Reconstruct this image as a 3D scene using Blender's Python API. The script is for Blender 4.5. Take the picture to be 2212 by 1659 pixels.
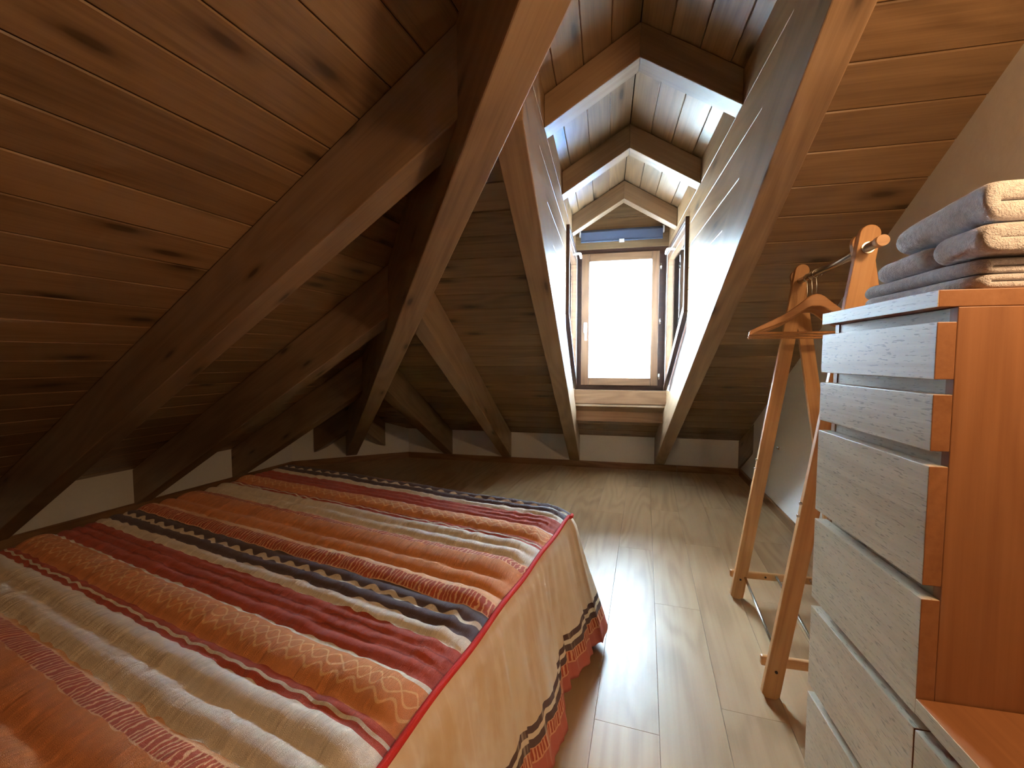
import bpy, math, random
import numpy as np
from mathutils import Matrix, Vector
random.seed(7)
for o in list(bpy.data.objects): bpy.data.objects.remove(o, do_unlink=True)
SC = bpy.context.scene
COL = SC.collection
R = math.radians

# ------------------------------------------------------------------ camera, world, exposure
CAM_H = 1.12
cam = bpy.data.cameras.new('camera'); cam_o = bpy.data.objects.new('camera', cam); COL.objects.link(cam_o)
cam_o.location = (0, 0, CAM_H)
cam_o.rotation_euler = (R(90 - 3.37), 0, R(12.4))
cam.sensor_fit = 'HORIZONTAL'; cam.sensor_width = 36.0; cam.lens = 36.0 * 918 / 2212
cam.clip_start = 0.02; cam.clip_end = 300
SC.camera = cam_o
SC.view_settings.view_transform = 'Standard'; SC.view_settings.look = 'None'
SC.view_settings.gamma = 1.0; SC.view_settings.use_curve_mapping = False
SC.view_settings.exposure = 1.85
SKY = 33.0
wd_ = bpy.data.worlds.new('sky'); SC.world = wd_; wd_.use_nodes = True
bg = wd_.node_tree.nodes['Background']; bg.inputs[0].default_value = (0.62, 0.82, 1.0, 1); bg.inputs[1].default_value = SKY
LAMP_W = 7.6        # warm swing-arm wall lamp over the low chest, out of view

# ------------------------------------------------------------------ node helpers
class G:
    """tiny expression builder on shader math nodes"""
    def __init__(s, mat):
        mat.use_nodes = True; s.nt = mat.node_tree; s.n = s.nt.nodes; s.l = s.nt.links
        s.bsdf = s.n['Principled BSDF']
    def node(s, t, **kw):
        nd = s.n.new(t)
        for k, v in kw.items(): setattr(nd, k, v)
        return nd
    def set(s, sock, v):
        if hasattr(v, 'is_output'): s.l.new(v, sock)
        else: sock.default_value = v
    def m(s, op, a, b=None, c=None, clamp=False):
        nd = s.node('ShaderNodeMath', operation=op); nd.use_clamp = clamp
        for i, v in enumerate((a, b, c)):
            if v is not None: s.set(nd.inputs[i], v)
        return nd.outputs[0]
    def vm(s, op, a, b):
        nd = s.node('ShaderNodeVectorMath', operation=op); s.set(nd.inputs[0], a); s.set(nd.inputs[1], b); return nd.outputs[0]
    def mix(s, f, a, b, mode='MIX'):
        nd = s.node('ShaderNodeMix', data_type='RGBA', blend_type=mode)
        s.set(nd.inputs[0], f)
        for i, v in ((6, a), (7, b)):
            if not hasattr(v, 'is_output') and len(v) == 3: v = (*v, 1)
            s.set(nd.inputs[i], v)
        return nd.outputs[2]
    def noise(s, vec, scale=1., detail=4., rough=.55, dist=0.):
        nd = s.node('ShaderNodeTexNoise'); s.set(nd.inputs['Vector'], vec)
        nd.inputs['Scale'].default_value = scale; nd.inputs['Detail'].default_value = detail
        nd.inputs['Roughness'].default_value = rough; nd.inputs['Distortion'].default_value = dist
        return nd.outputs[0]
    def ramp(s, f, stops, interp='LINEAR'):
        nd = s.node('ShaderNodeValToRGB'); cr = nd.color_ramp; cr.interpolation = interp
        while len(cr.elements) > 1: cr.elements.remove(cr.elements[-1])
        cr.elements[0].position = stops[0][0]; cr.elements[0].color = (*stops[0][1], 1)
        for p, c in stops[1:]:
            e = cr.elements.new(p); e.color = (*c, 1)
        s.set(nd.inputs[0], f); return nd.outputs[0]
    def smooth(s, x, a, b):
        nd = s.node('ShaderNodeMapRange', interpolation_type='SMOOTHSTEP')
        s.set(nd.inputs[0], x); nd.inputs[1].default_value = a; nd.inputs[2].default_value = b
        return nd.outputs[0]
    def node_out(s, nd, name):
        sp = s.node('ShaderNodeSeparateColor'); s.l.new(nd.outputs[name], sp.inputs[0]); return sp.outputs[0]
    def bump(s, h, strength, dist=.01):
        nd = s.node('ShaderNodeBump'); nd.inputs['Strength'].default_value = strength; nd.inputs['Distance'].default_value = dist
        s.set(nd.inputs['Height'], h); s.l.new(nd.outputs[0], s.bsdf.inputs['Normal'])
    def out(s, col, rough=.5, metal=0., spec=.5, coat=0., coat_rough=.2):
        b = s.bsdf
        s.set(b.inputs['Base Color'], (*col, 1) if isinstance(col, tuple) and len(col) == 3 else col)
        s.set(b.inputs['Roughness'], rough); b.inputs['Metallic'].default_value = metal
        b.inputs['Specular IOR Level'].default_value = spec
        b.inputs['Coat Weight'].default_value = coat; b.inputs['Coat Roughness'].default_value = coat_rough

def lin(r, g, b):
    f = lambda c: ((c / 255) / 12.92) if c / 255 <= .04045 else ((c / 255 + .055) / 1.055) ** 2.4
    return (f(r), f(g), f(b))

def plain(name, col, rough=.5, metal=0., spec=.5, bumpy=0., bscale=60., coat=0.):
    m = bpy.data.materials.new(name); g = G(m)
    tc = g.node('ShaderNodeTexCoord').outputs['Object']
    n = g.noise(tc, bscale, 4.)
    c = g.mix(g.m('MULTIPLY', n, .18), col, tuple(x * .6 for x in col))
    g.out(c, rough, metal, spec, coat)
    if bumpy: g.bump(n, bumpy, .004)
    return m

def wood(name, dark, mid, light, rough=.38, knots=.0, line=.5, fine=1., tone=.25, spec=.5, coat=0., ring=1., bump=.12, pores=0.):
    """grain runs along local X; every object gets its own cut of the log"""
    m = bpy.data.materials.new(name); g = G(m)
    tc = g.node('ShaderNodeTexCoord').outputs['Object']
    rnd = g.node('ShaderNodeObjectInfo').outputs['Random']
    off = g.node('ShaderNodeCombineXYZ')
    g.set(off.inputs[0], g.m('MULTIPLY', rnd, 53.)); g.set(off.inputs[1], g.m('MULTIPLY', rnd, 31.7)); g.set(off.inputs[2], g.m('MULTIPLY', rnd, 17.3))
    p = g.vm('ADD', tc, off.outputs[0])
    a = g.noise(g.vm('MULTIPLY', p, (.55, 4.6 * ring, 4.6 * ring)), 1., 2., .5, .25)      # cathedral rings
    rings = g.m('ADD', g.m('MULTIPLY', g.m('SINE', g.m('MULTIPLY', a, 75.)), .5), .5)
    fib = g.noise(g.vm('MULTIPLY', p, (3. * fine, 120. * fine, 120. * fine)), 1., 3., .6)
    big = g.noise(g.vm('MULTIPLY', p, (.9, 2.2, 2.2)), 1., 2., .5)
    f = g.m('ADD', g.m('MULTIPLY', rings, line * .45), g.m('ADD', g.m('MULTIPLY', fib, .40), g.m('ADD', g.m('MULTIPLY', big, .5), .075)))
    col = g.ramp(g.m('MULTIPLY', f, .72), [(.22, dark), (.46, mid), (.72, light)])
    t = g.m('ADD', g.m('MULTIPLY', g.m('SUBTRACT', rnd, .5), tone), 1.)
    tv = g.node('ShaderNodeCombineColor'); 
    for i in range(3): g.set(tv.inputs[i], t)
    col = g.mix(1., col, tv.outputs[0], 'MULTIPLY')
    if knots > 0:
        v = g.node('ShaderNodeTexVoronoi', voronoi_dimensions='2D'); v.inputs['Scale'].default_value = 1.
        sx = g.node('ShaderNodeSeparateXYZ'); g.set(sx.inputs[0], p); cx = g.node('ShaderNodeCombineXYZ'); g.set(cx.inputs[0], sx.outputs[0]); g.set(cx.inputs[1], g.m('ADD', sx.outputs[1], sx.outputs[2]))
        wob = g.vm('MULTIPLY', g.node('ShaderNodeTexNoise').outputs['Color'], (.02, .02, .02))
        g.set(v.inputs['Vector'], g.vm('MULTIPLY', g.vm('ADD', cx.outputs[0], wob), (1.55, 5.6, 1.)))
        k = g.m('MULTIPLY', g.smooth(v.outputs['Distance'], .17 * knots, .03 * knots), g.m('GREATER_THAN', g.node_out(v, 'Color'), .45))
        core = g.m('MULTIPLY', k, g.smooth(v.outputs['Distance'], .07 * knots, .03 * knots))
        col = g.mix(g.m('MULTIPLY', k, .55), col, tuple(x * .45 for x in dark))
        col = g.mix(g.m('MULTIPLY', core, .6), col, tuple(x * .25 for x in dark))
    if pores:
        pn = g.noise(g.vm('MULTIPLY', p, (55., 330., 330.)), 1., 1., .4)
        col = g.mix(g.m('MULTIPLY', g.smooth(pn, .62, .70), pores), col, tuple(x * .45 for x in dark))
    g.out(col, g.m('ADD', g.m('MULTIPLY', fib, .16), rough - .08), 0., spec, coat)
    if bump: g.bump(g.m('ADD', fib, g.m('MULTIPLY', rings, .5)), bump, .002)
    return m

M = {}
M['plank'] = wood('pine_plank_stained', lin(100, 74, 48), lin(146, 114, 80), lin(170, 138, 102), .36, 1.25, .25, 1., .3)
M['beam'] = wood('rafter_pine_stained', lin(110, 84, 60), lin(150, 121, 92), lin(174, 146, 116), .40, .9, .28, .8, .22, ring=.6)
M['sill'] = wood('window_wood', lin(116, 82, 56), lin(154, 116, 84), lin(176, 140, 106), .34, 0., .4, 1., .1)
M['sash'] = wood('window_sash_wood', lin(78, 52, 34), lin(106, 74, 50), lin(124, 90, 64), .36, 0., .4, 1., .1)
M['dark_frame'] = wood('window_edge_wood', lin(52, 30, 22), lin(70, 42, 30), lin(88, 54, 40), .4, 0., .3, 1., .1)
M['base'] = wood('baseboard_wood', lin(104, 70, 44), lin(142, 102, 66), lin(166, 124, 84), .4, 0., .4, 1.2, .15)
M['floor'] = wood('laminate_oak', lin(158, 122, 84), lin(188, 152, 112), lin(200, 166, 126), .36, .0, .42, .4, .10, .22, 0., .75, .05)
M['chest'] = wood('oak_veneer_daylit', lin(176, 152, 122), lin(212, 194, 166), lin(224, 208, 184), .46, 0., .2, 1.2, .08, .9, ring=.8, pores=.55)  # chest veneer for the fronts, paled by daylight put into the colour
M['chest_lamplit'] = wood('oak_veneer_lamplit', lin(132, 84, 50), lin(160, 108, 68), lin(176, 124, 82), .42, 0., .2, .9, .05, ring=.8)  # same veneer, warm lamplight put into its deeper orange
M['rack'] = wood('rack_pine', lin(176, 122, 70), lin(210, 158, 102), lin(226, 180, 126), .42, 0., .35, 1., .1)
M['hanger'] = wood('hanger_wood', lin(170, 112, 62), lin(204, 146, 92), lin(222, 170, 116), .36, 0., .3, 1.4, .1)
M['plaster'] = plain('white_plaster', lin(234, 230, 222), .9, 0, .2, .25, 45.)
M['steel'] = plain('brushed_steel', (.62, .6, .57), .26, 1.)
M['brass'] = plain('satin_brass_tube', (.60, .52, .40), .3, 1.)
M['white_plastic'] = plain('white_plastic', (.82, .82, .82), .3)
M['blind'] = plain('slate_blind_cloth', lin(92, 100, 122), .85, 0, .2, .15, 300.)
M['dark'] = plain('recess_dark', (.02, .014, .012), .8)
M['screw'] = plain('dark_bolt', (.05, .03, .02), .5, .3)
M['roof_out'] = plain('roof_backing', lin(70, 50, 40), .9)
M['shade'] = plain('lamp_shade_cloth', (.8, .68, .48), .8)
M['zinc'] = plain('blue_zinc_sheet', lin(150, 182, 226), .5, .0)
M['render_white'] = plain('facade_render', (.8, .79, .76), .9)
M['roof_tile'] = plain('far_roof_tiles', lin(150, 130, 120), .9)
M['far_glass'] = plain('far_window_glass', (.02, .025, .03), .15)
M['ground'] = plain('far_ground', (.5, .5, .47), .95)

def glass_mat():
    m = bpy.data.materials.new('window_glass'); g = G(m)
    tr = g.node('ShaderNodeBsdfTransparent'); tr.inputs[0].default_value = (.93, .96, .97, 1)
    gl = g.node('ShaderNodeBsdfGlossy'); gl.inputs['Roughness'].default_value = .02
    fr = g.node('ShaderNodeFresnel'); fr.inputs[0].default_value = 1.45
    mx = g.node('ShaderNodeMixShader'); g.l.new(fr.outputs[0], mx.inputs[0]); g.l.new(tr.outputs[0], mx.inputs[1]); g.l.new(gl.outputs[0], mx.inputs[2])
    g.l.new(mx.outputs[0], g.n['Material Output'].inputs[0]); return m
M['glass'] = glass_mat()

def towel_mat():
    m = bpy.data.materials.new('terry_cloth'); g = G(m)
    tc = g.node('ShaderNodeTexCoord').outputs['Object']
    n = g.noise(tc, 95., 6., .7); n2 = g.noise(tc, 420., 2., .7)
    c = g.ramp(n, [(.3, lin(206, 197, 200)), (.55, lin(232, 225, 226)), (.75, lin(244, 239, 238))])
    g.out(c, .95, 0, .15); g.bsdf.inputs['Sheen Weight'].default_value = .35
    g.bump(g.m('ADD', n, g.m('MULTIPLY', n2, .6)), .9, .006); return m
M['towel'] = towel_mat()

# ------------------------------------------------------------------ object helpers
WORLD = {}
def frame(o, ex, ey):
    ex = Vector(ex).normalized(); ey = Vector(ey); ez = ex.cross(ey).normalized(); ey = ez.cross(ex)
    m = Matrix.Identity(4)
    for i in range(3): m[i][0], m[i][1], m[i][2], m[i][3] = ex[i], ey[i], ez[i], o[i]
    return m
ID = Matrix.Identity(4)
def link(o, Mw, parent=None):
    COL.objects.link(o); WORLD[o] = Mw.copy()
    if parent is not None:
        o.parent = parent; o.matrix_parent_inverse = WORLD[parent].inverted()
    o.matrix_basis = Mw
    return o
def tag(o, label=None, cat=None, group=None, kind=None):
    if label: o['label'] = label
    if cat: o['category'] = cat
    if group: o['group'] = group
    if kind: o['kind'] = kind
    return o
def empty(name, loc, label=None, cat=None, group=None, kind=None):
    o = bpy.data.objects.new(name, None); o.empty_display_size = .05
    return tag(link(o, Matrix.Translation(loc)), label, cat, group, kind)
def mesh(name, V, F, mat, parent=None, Mw=None, local=False, smooth=False, uv=None):
    """V in world coordinates unless local; object frame Mw"""
    if Mw is None:
        Mw = WORLD[parent].copy() if (parent is not None and not local) else ID
        if parent is None and not local:
            a = np.array([tuple(v) for v in V]); c = (a.min(0) + a.max(0)) / 2; Mw = Matrix.Translation(Vector((float(c[0]), float(c[1]), float(a[:, 2].min()))))
    inv = Mw.inverted()
    vs = [tuple(v) for v in V] if local else [tuple(inv @ Vector(v)) for v in V]
    me = bpy.data.meshes.new(name); me.from_pydata(vs, [], F); me.update()
    if uv is not None:
        l = me.uv_layers.new(name='UVMap')
        for lp in me.loops: l.data[lp.index].uv = uv[lp.vertex_index]
    if mat: me.materials.append(M[mat] if isinstance(mat, str) else mat)
    if smooth:
        for p in me.polygons: p.use_smooth = True
    import bmesh
    b = bmesh.new(); b.from_mesh(me); bmesh.ops.recalc_face_normals(b, faces=b.faces); b.to_mesh(me); b.free()
    o = bpy.data.objects.new(name, me)
    return link(o, Mw, parent)
def add_bevel(o, w=.003, seg=2):
    md = o.modifiers.new('bevel', 'BEVEL'); md.width = w; md.segments = seg; md.limit_method = 'ANGLE'; md.angle_limit = R(40); return o
def area2(p): return sum(p[i][0] * p[(i + 1) % len(p)][1] - p[(i + 1) % len(p)][0] * p[i][1] for i in range(len(p))) / 2
def clip(poly, a, b, c):
    """keep a*x+b*y<=c"""
    out = []
    for i in range(len(poly)):
        p, q = poly[i], poly[(i + 1) % len(poly)]
        dp, dq = a * p[0] + b * p[1] - c, a * q[0] + b * q[1] - c
        if dp <= 0: out.append(p)
        if (dp < 0 < dq) or (dq < 0 < dp):
            t = dp / (dp - dq); out.append((p[0] + t * (q[0] - p[0]), p[1] + t * (q[1] - p[1])))
    res = []
    for p in out:
        if not res or math.dist(p, res[-1]) > 1e-5: res.append(p)
    if len(res) > 1 and math.dist(res[0], res[-1]) < 1e-5: res.pop()
    return res if len(res) > 2 else []
def clip_to(poly, region):
    """convex region, CCW"""
    if area2(region) < 0: region = region[::-1]
    for i in range(len(region)):
        if not poly: return []
        p, q = region[i], region[(i + 1) % len(region)]
        a, b = (q[1] - p[1]), -(q[0] - p[0])
        poly = clip(poly, a, b, a * p[0] + b * p[1])
    return poly
def inset(poly, d):
    if area2(poly) < 0: poly = poly[::-1]
    n = len(poly); out = []
    for i in range(n):
        p0, p1, p2 = poly[i - 1], poly[i], poly[(i + 1) % n]
        def nrm(a, b):
            dx, dy = b[0] - a[0], b[1] - a[1]; l = math.hypot(dx, dy); return (-dy / l, dx / l)
        n1, n2 = nrm(p0, p1), nrm(p1, p2); k = 1 + n1[0] * n2[0] + n1[1] * n2[1]; k = max(k, .3)
        out.append((p1[0] + d * (n1[0] + n2[0]) / k, p1[1] + d * (n1[1] + n2[1]) / k))
    return out
def plank(name, o, ex, ey, poly, th, mat, parent=None, ch=.0035):
    """flat board: poly in the (ex,ey) plane, visible face towards ex x ey, thickness behind it"""
    if len(poly) < 3 or abs(area2(poly)) < 2e-4: return None
    if area2(poly) < 0: poly = poly[::-1]
    cx = sum(p[0] for p in poly) / len(poly); cy = sum(p[1] for p in poly) / len(poly)
    ex = Vector(ex).normalized(); ey = Vector(ey).normalized()
    Mw = frame(Vector(o) + ex * cx + ey * cy, ex, ey)
    lp = [(p[0] - cx, p[1] - cy) for p in poly]; ip = inset(lp, ch); n = len(lp)
    V = [(p[0], p[1], 0) for p in ip] + [(p[0], p[1], -ch) for p in lp] + [(p[0], p[1], -th) for p in lp]
    F = [tuple(range(n)), tuple(range(3 * n - 1, 2 * n - 1, -1))]
    for k in (0, 1):
        for i in range(n):
            j = (i + 1) % n; F.append((k * n + i, (k + 1) * n + i, (k + 1) * n + j, k * n + j))
    return mesh(name, V, F, mat, parent, Mw, local=True)
def prism(name, poly3, vec, mat, parent=None, Mw=None, bev=0., smooth=False):
    """extrude a 3d polygon by vec"""
    n = len(poly3); v = Vector(vec); V = [Vector(p) for p in poly3] + [Vector(p) + v for p in poly3]
    F = [tuple(range(n))[::-1], tuple(range(n, 2 * n))] + [(i, (i + 1) % n, n + (i + 1) % n, n + i) for i in range(n)]
    o = mesh(name, V, F, mat, parent, Mw)
    if bev: add_bevel(o, bev)
    return o
def box(name, lo, hi, mat, parent=None, bev=.002, Mw=None):
    (a, b, c), (d, e, f) = lo, hi
    return prism(name, [(a, b, c), (d, b, c), (d, e, c), (a, e, c)], (0, 0, f - c), mat, parent, Mw, bev)
def beam(name, p0, p1, w, h, mat, parent=None, side=None, bev=.004):
    """bar from p0 to p1 (centre line), w across 'side', h across the rest; grain along it"""
    p0, p1 = Vector(p0), Vector(p1); ex = (p1 - p0).normalized()
    s = Vector(side) if side is not None else ex.cross(Vector((0, 0, 1)))
    s = (s - ex * s.dot(ex)).normalized(); u = ex.cross(s)
    Mw = frame(p0, ex, s); L = (p1 - p0).length
    V = [(x, y, z) for x in (0, L) for y, z in ((-w / 2, -h / 2), (w / 2, -h / 2), (w / 2, h / 2), (-w / 2, h / 2))]
    F = [(3, 2, 1, 0), (4, 5, 6, 7)] + [(i, (i + 1) % 4, 4 + (i + 1) % 4, 4 + i) for i in range(4)]
    o = mesh(name, V, F, mat, parent, Mw, local=True)
    if bev: add_bevel(o, bev)
    return o
def tube(name, pts, r, mat, parent=None, seg=12, cap=True, Mw=None):
    pts = [Vector(p) for p in pts]; n = len(pts); V = []; F = []
    rad = r if hasattr(r, '__len__') else [r] * n
    t0 = (pts[1] - pts[0]).normalized(); up = Vector((0, 0, 1)) if abs(t0.z) < .9 else Vector((1, 0, 0))
    for i, p in enumerate(pts):
        t = (pts[min(i + 1, n - 1)] - pts[max(i - 1, 0)]).normalized()
        a = t.cross(up); a = a.normalized() if a.length > 1e-4 else Vector((1, 0, 0)); b = t.cross(a); up = -b if (-b).dot(up) > 0 else b
        for k in range(seg):
            q = 2 * math.pi * k / seg; V.append(p + (a * math.cos(q) + b * math.sin(q)) * rad[i])
    for i in range(n - 1):
        for k in range(seg):
            F.append((i * seg + k, i * seg + (k + 1) % seg, (i + 1) * seg + (k + 1) % seg, (i + 1) * seg + k))
    if cap: F += [tuple(range(seg))[::-1], tuple(range((n - 1) * seg, n * seg))]
    o = mesh(name, V, F, mat, parent, Mw)
    for p in o.data.polygons:
        if len(p.vertices) == 4: p.use_smooth = True
    return o

# ------------------------------------------------------------------ geometry of the attic
YB, ZK = 4.43, .333                    # back knee wall, height where the boards meet it
TH = R(29.6); T, CT, ST = math.tan(TH), math.cos(TH), math.sin(TH)
LA = R(8.8); W0 = Vector((-3.46, 1.8)); WD = Vector((math.sin(LA), math.cos(LA))); WN = Vector((math.cos(LA), -math.sin(LA)))
ZL = .315
C0, C1 = Vector((-3.155, 3.75)), Vector((-2.18, 4.43))     # clipped corner
def z_back(Y): return ZK + T * (YB - Y)
def z_left(X, Y): return ZL + T * ((Vector((X, Y)) - W0).dot(WN))
def x_right(Y): return 1.285 - .056 * (YB - Y)
def lw(t, d=0): p = W0 + WD * t + WN * d; return p       # point of left wall line, d inward
YN = -2.6                                                 # wall behind the camera
def x_left(Y): return W0.x + (Y - W0.y) * WD.x / WD.y
def hip_x(Y):                                             # plan line where both slopes meet
    d = (z_back(Y) - ZL) / T; return W0.x + (d - (Y - W0.y) * WN.y) / WN.x
RD = .27                                                  # plumb depth of a rafter
# dormer
DXL, DXR = -.27, .51; DXC = .122; DY = 3.87; DZR = 2.48; DZE = 2.245
RXL, RXR = (-.357, -.252), (.49, .588)

# floor -----------------------------------------------------------
floor_poly = [(x_left(YN), YN), (x_right(YN), YN), (x_right(YB), YB), (C1.x, C1.y), (C0.x, C0.y)]
fl = prism('floor', [(p[0], p[1], -.03) for p in floor_poly], (0, 0, .018), 'dark'); tag(fl, kind='structure')
fa = R(5.0); fx = Vector((math.sin(fa), math.cos(fa), 0)); fy = Vector((-math.cos(fa), math.sin(fa), 0))
loc = [(Vector((p[0], p[1], 0)).dot(fx), Vector((p[0], p[1], 0)).dot(fy)) for p in floor_poly]
PW, PL = .192, 1.28
for i in range(-8, 26):
    y0 = i * PW - .06; off = (i * .437) % 1 * PL
    for k in range(-4, 6):
        x0 = k * PL + off
        g2 = .0004
        pl = clip_to([(x0 + g2, y0 + g2), (x0 + PL - g2, y0 + g2), (x0 + PL - g2, y0 + PW - g2), (x0 + g2, y0 + PW - g2)], loc)
        plank('plank', (0, 0, 0), fx, fy, pl, .012, 'floor', fl, .0005)

# walls -----------------------------------------------------------
def wall(name, pts, out):
    o = prism(name, pts, out, 'plaster'); tag(o, kind='structure'); return o
e = .012
wall('wall_back', [(C1.x, YB, -.03), (x_right(YB) + .1, YB, -.03), (x_right(YB) + .1, YB, ZK + e), (C1.x, YB, ZK + e)], (0, .12, 0))
cd = (C1 - C0).normalized(); cn = Vector((-cd.y, cd.x))
best = min([i / 200 for i in range(201)], key=lambda f: abs(z_back((C0 + (C1 - C0) * f).y) - z_left(*(C0 + (C1 - C0) * f))))
CH = C0 + (C1 - C0) * best
wall('wall_corner', [(C0.x, C0.y, -.03), (C1.x, C1.y, -.03), (C1.x, C1.y, z_back(C1.y) + e), (CH.x, CH.y, z_back(CH.y) + e), (C0.x, C0.y, z_left(*C0) + e)], (cn.x * .12, cn.y * .12, 0))
LN = Vector((x_left(YN), YN))
wall('wall_left', [(LN.x, LN.y, -.03), (C0.x, C0.y, -.03), (C0.x, C0.y, z_left(*C0) + e), (LN.x, LN.y, z_left(*LN) + e)], (-WN.x * .12, -WN.y * .12, 0))
yh = [y / 100 for y in range(300, -260, -1)]
YH = next(y for y in yh if hip_x(y) >= x_right(y))
wall('wall_right', [(x_right(YB), YB, -.03), (x_right(YN), YN, -.03), (x_right(YN), YN, z_left(x_right(YN), YN) + e), (x_right(YH), YH, z_back(YH) + e), (x_right(YB), YB, ZK + e)], (.12, 0, 0))
wall('wall_front', [(LN.x - .1, YN, -.03), (x_right(YN) + .1, YN, -.03), (x_right(YN) + .1, YN, z_left(x_right(YN), YN) + .1), (LN.x - .1, YN, z_left(*LN) + .1)], (0, -.12, 0))

# baseboards
def baseboard(name, a, b, inward, h=.064):
    a, b = Vector((a[0], a[1], 0)), Vector((b[0], b[1], 0)); ex = (b - a).normalized(); n = Vector((inward[0], inward[1], 0))
    L = (b - a).length; Mw = frame(a, ex, n)
    pr = [(0, 0), (.015, 0), (.015, h - .006), (.010, h), (0, h)]
    V = [(x, y, z) for x in (0, L) for y, z in pr]; n5 = 5
    F = [tuple(range(n5))[::-1], tuple(range(n5, 10))] + [(i, (i + 1) % 5, 5 + (i + 1) % 5, 5 + i) for i in range(5)]
    sgn = ex.cross(n).z
    if sgn < 0: V = [(x, y, -z) for x, y, z in V]
    return tag(mesh(name, V, F, 'base', None, Mw, local=True), kind='structure')
baseboard('baseboard_back', (C1.x, YB), (.705, YB), (0, -1))
baseboard('baseboard_back', (.708, YB), (x_right(YB), YB), (0, -1))
baseboard('baseboard_corner', C0, C1, (-cn.x, -cn.y))
baseboard('baseboard_left', lw(-4.2), C0, (WN.x, WN.y))
baseboard('baseboard_right', (x_right(YN), YN), (x_right(YB), YB), (-1, .056))

# ceiling slopes --------------------------------------------------
def slope_point(X, s): return (X, YB - s * CT, ZK + s * ST)
UPB = (0, -CT, ST); NB = Vector((0, ST, CT))
ceil_b = prism('ceiling_back_upper', [Vector(slope_point(hip_x(YB - 3.99 * CT), 3.99)) + NB * .03, Vector(slope_point(1.5, 3.99)) + NB * .03, Vector(slope_point(1.6, 6.4)) + NB * .03, Vector(slope_point(hip_x(YB - 6.4 * CT), 6.4)) + NB * .03], NB * .06, 'roof_out')
tag(ceil_b, kind='structure')
S_SILL = (YB - 3.90) / CT
for nm, x0a, x0b, x1, sa, sb in (('ceiling_back_side', None, None, DXL - .005, -.3, 3.99), ('ceiling_back_side', DXR + .005, DXR + .005, 1.6, -.3, 3.99), ('ceiling_back_lower', DXL - .02, DXL - .02, DXR + .02, -.3, S_SILL)):
    xa = x0a if x0a is not None else hip_x(YB - sa * CT); xb = x0b if x0b is not None else min(hip_x(YB - sb * CT), x1 - .001)
    q = [Vector(slope_point(xa, sa)) + NB * .03, Vector(slope_point(x1, sa)) + NB * .03, Vector(slope_point(x1, sb)) + NB * .03, Vector(slope_point(xb, sb)) + NB * .03]
    tag(prism(nm, q, NB * .06, 'roof_out'), kind='structure')
BW = .1452; S0 = .028
ceil = empty('ceiling_back', (0, YB, ZK), kind='structure')
for i in range(-1, 43):
    a, b = max(S0 + i * BW, 0) + .0012, S0 + (i + 1) * BW - .0012
    if b < 0: continue
    ya, yb = YB - a * CT, YB - b * CT
    xr = lambda y: x_right(y) + .05
    la, lb = hip_x(ya), hip_x(yb)
    if lb >= xr(yb): break
    segs = []
    zmid = ZK + (a + b) / 2 * ST
    if a > S_SILL + .02 and zmid < DZR:                 # the dormer opening cuts these boards
        wl, wr = DXL - .02, DXR + .02
        if zmid > DZE: k = (DZR - zmid) / (DZR - DZE); wl, wr = DXC - (DXC - DXL) * k, DXC + (DXR - DXC) * k
        if lb < wl: segs.append(((la, a), (wl, a), (wl, b), (lb, b)))
        segs.append(((max(wr, la), a), (xr(ya), a), (xr(yb), b), (max(wr, lb), b)))
    else: segs.append(((la, a), (xr(ya), a), (xr(yb), b), (lb, b)))
    for sg in segs: plank('plank', (0, YB, ZK), (1, 0, 0), UPB, list(sg), .02, 'plank', ceil)
# left slope
ceil_l = empty('ceiling_left', (W0.x, W0.y, ZL), kind='structure')
UPL = (WN.x * CT, WN.y * CT, ST); NL = Vector((-WN.x * ST, -WN.y * ST, CT))
def t_hip(s): return (ZK - ZL + T * (YB - W0.y) - s * ST - T * WN.y * s * CT) / (T * WD.y)
BL, L0 = .1400, .0750
for i in range(-1, 42):
    a, b = max(L0 + i * BL, 0) + .0012, L0 + (i + 1) * BL - .0012
    tmin = -4.6
    if t_hip(b) < tmin: break
    plank('plank', (W0.x, W0.y, ZL), (WD.x, WD.y, 0), UPL, [(tmin, a), (t_hip(a), a), (t_hip(b), b), (tmin, b)], .02, 'plank', ceil_l)
def lp(t, s): return Vector((W0.x + WD.x * t + UPL[0] * s, W0.y + WD.y * t + UPL[1] * s, ZL + ST * s)) + NL * .03
tag(prism('ceiling_left_upper', [lp(-4.8, -.3), lp(t_hip(-.3), -.3), lp(t_hip(6.), 6.), lp(-4.8, 6.)], NL * .06, 'roof_out'), kind='structure')

# rafters ---------------------------------------------------------
def rafter(name, x0, x1, y_top, label, y_foot=YB, group='rafters of the slope with the dormer', dz=RD):
    ex = Vector((0, -CT, ST)); Mw = frame((x0, y_foot, z_back(y_foot) - dz), ex, (1, 0, 0))
    P = [(x0, y_foot, z_back(y_foot) - dz), (x0, y_top, z_back(y_top) - dz), (x0, y_top, z_back(y_top) - .004), (x0, y_foot, z_back(y_foot) - .004)]
    o = prism(name, P, (x1 - x0, 0, 0), 'beam', None, Mw, .004)
    return tag(o, label, 'beam', group)
def hip_y(X):
    lo, hi = -2., 4.4
    for _ in range(50):
        md = (lo + hi) / 2
        if hip_x(md) > X: lo = md
        else: hi = md
    return lo
rafter('roof_rafter', -2.475, -2.375, hip_y(-2.475) - .02, 'very short dark rafter stub tucked between the hip beam and the room corner', C0.y + (C1.y - C0.y) * (-2.42 - C0.x) / (C1.x - C0.x))
rafter('roof_rafter', -1.757, -1.650, hip_y(-1.757) - .02, 'short rafter just beyond the hip beam, shortest that reaches the low white back wall')
rafter('roof_rafter', -1.085, -.980, hip_y(-1.085) - .02, 'rafter halfway between the hip beam and the dormer, meeting the hip beam low down')
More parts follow.
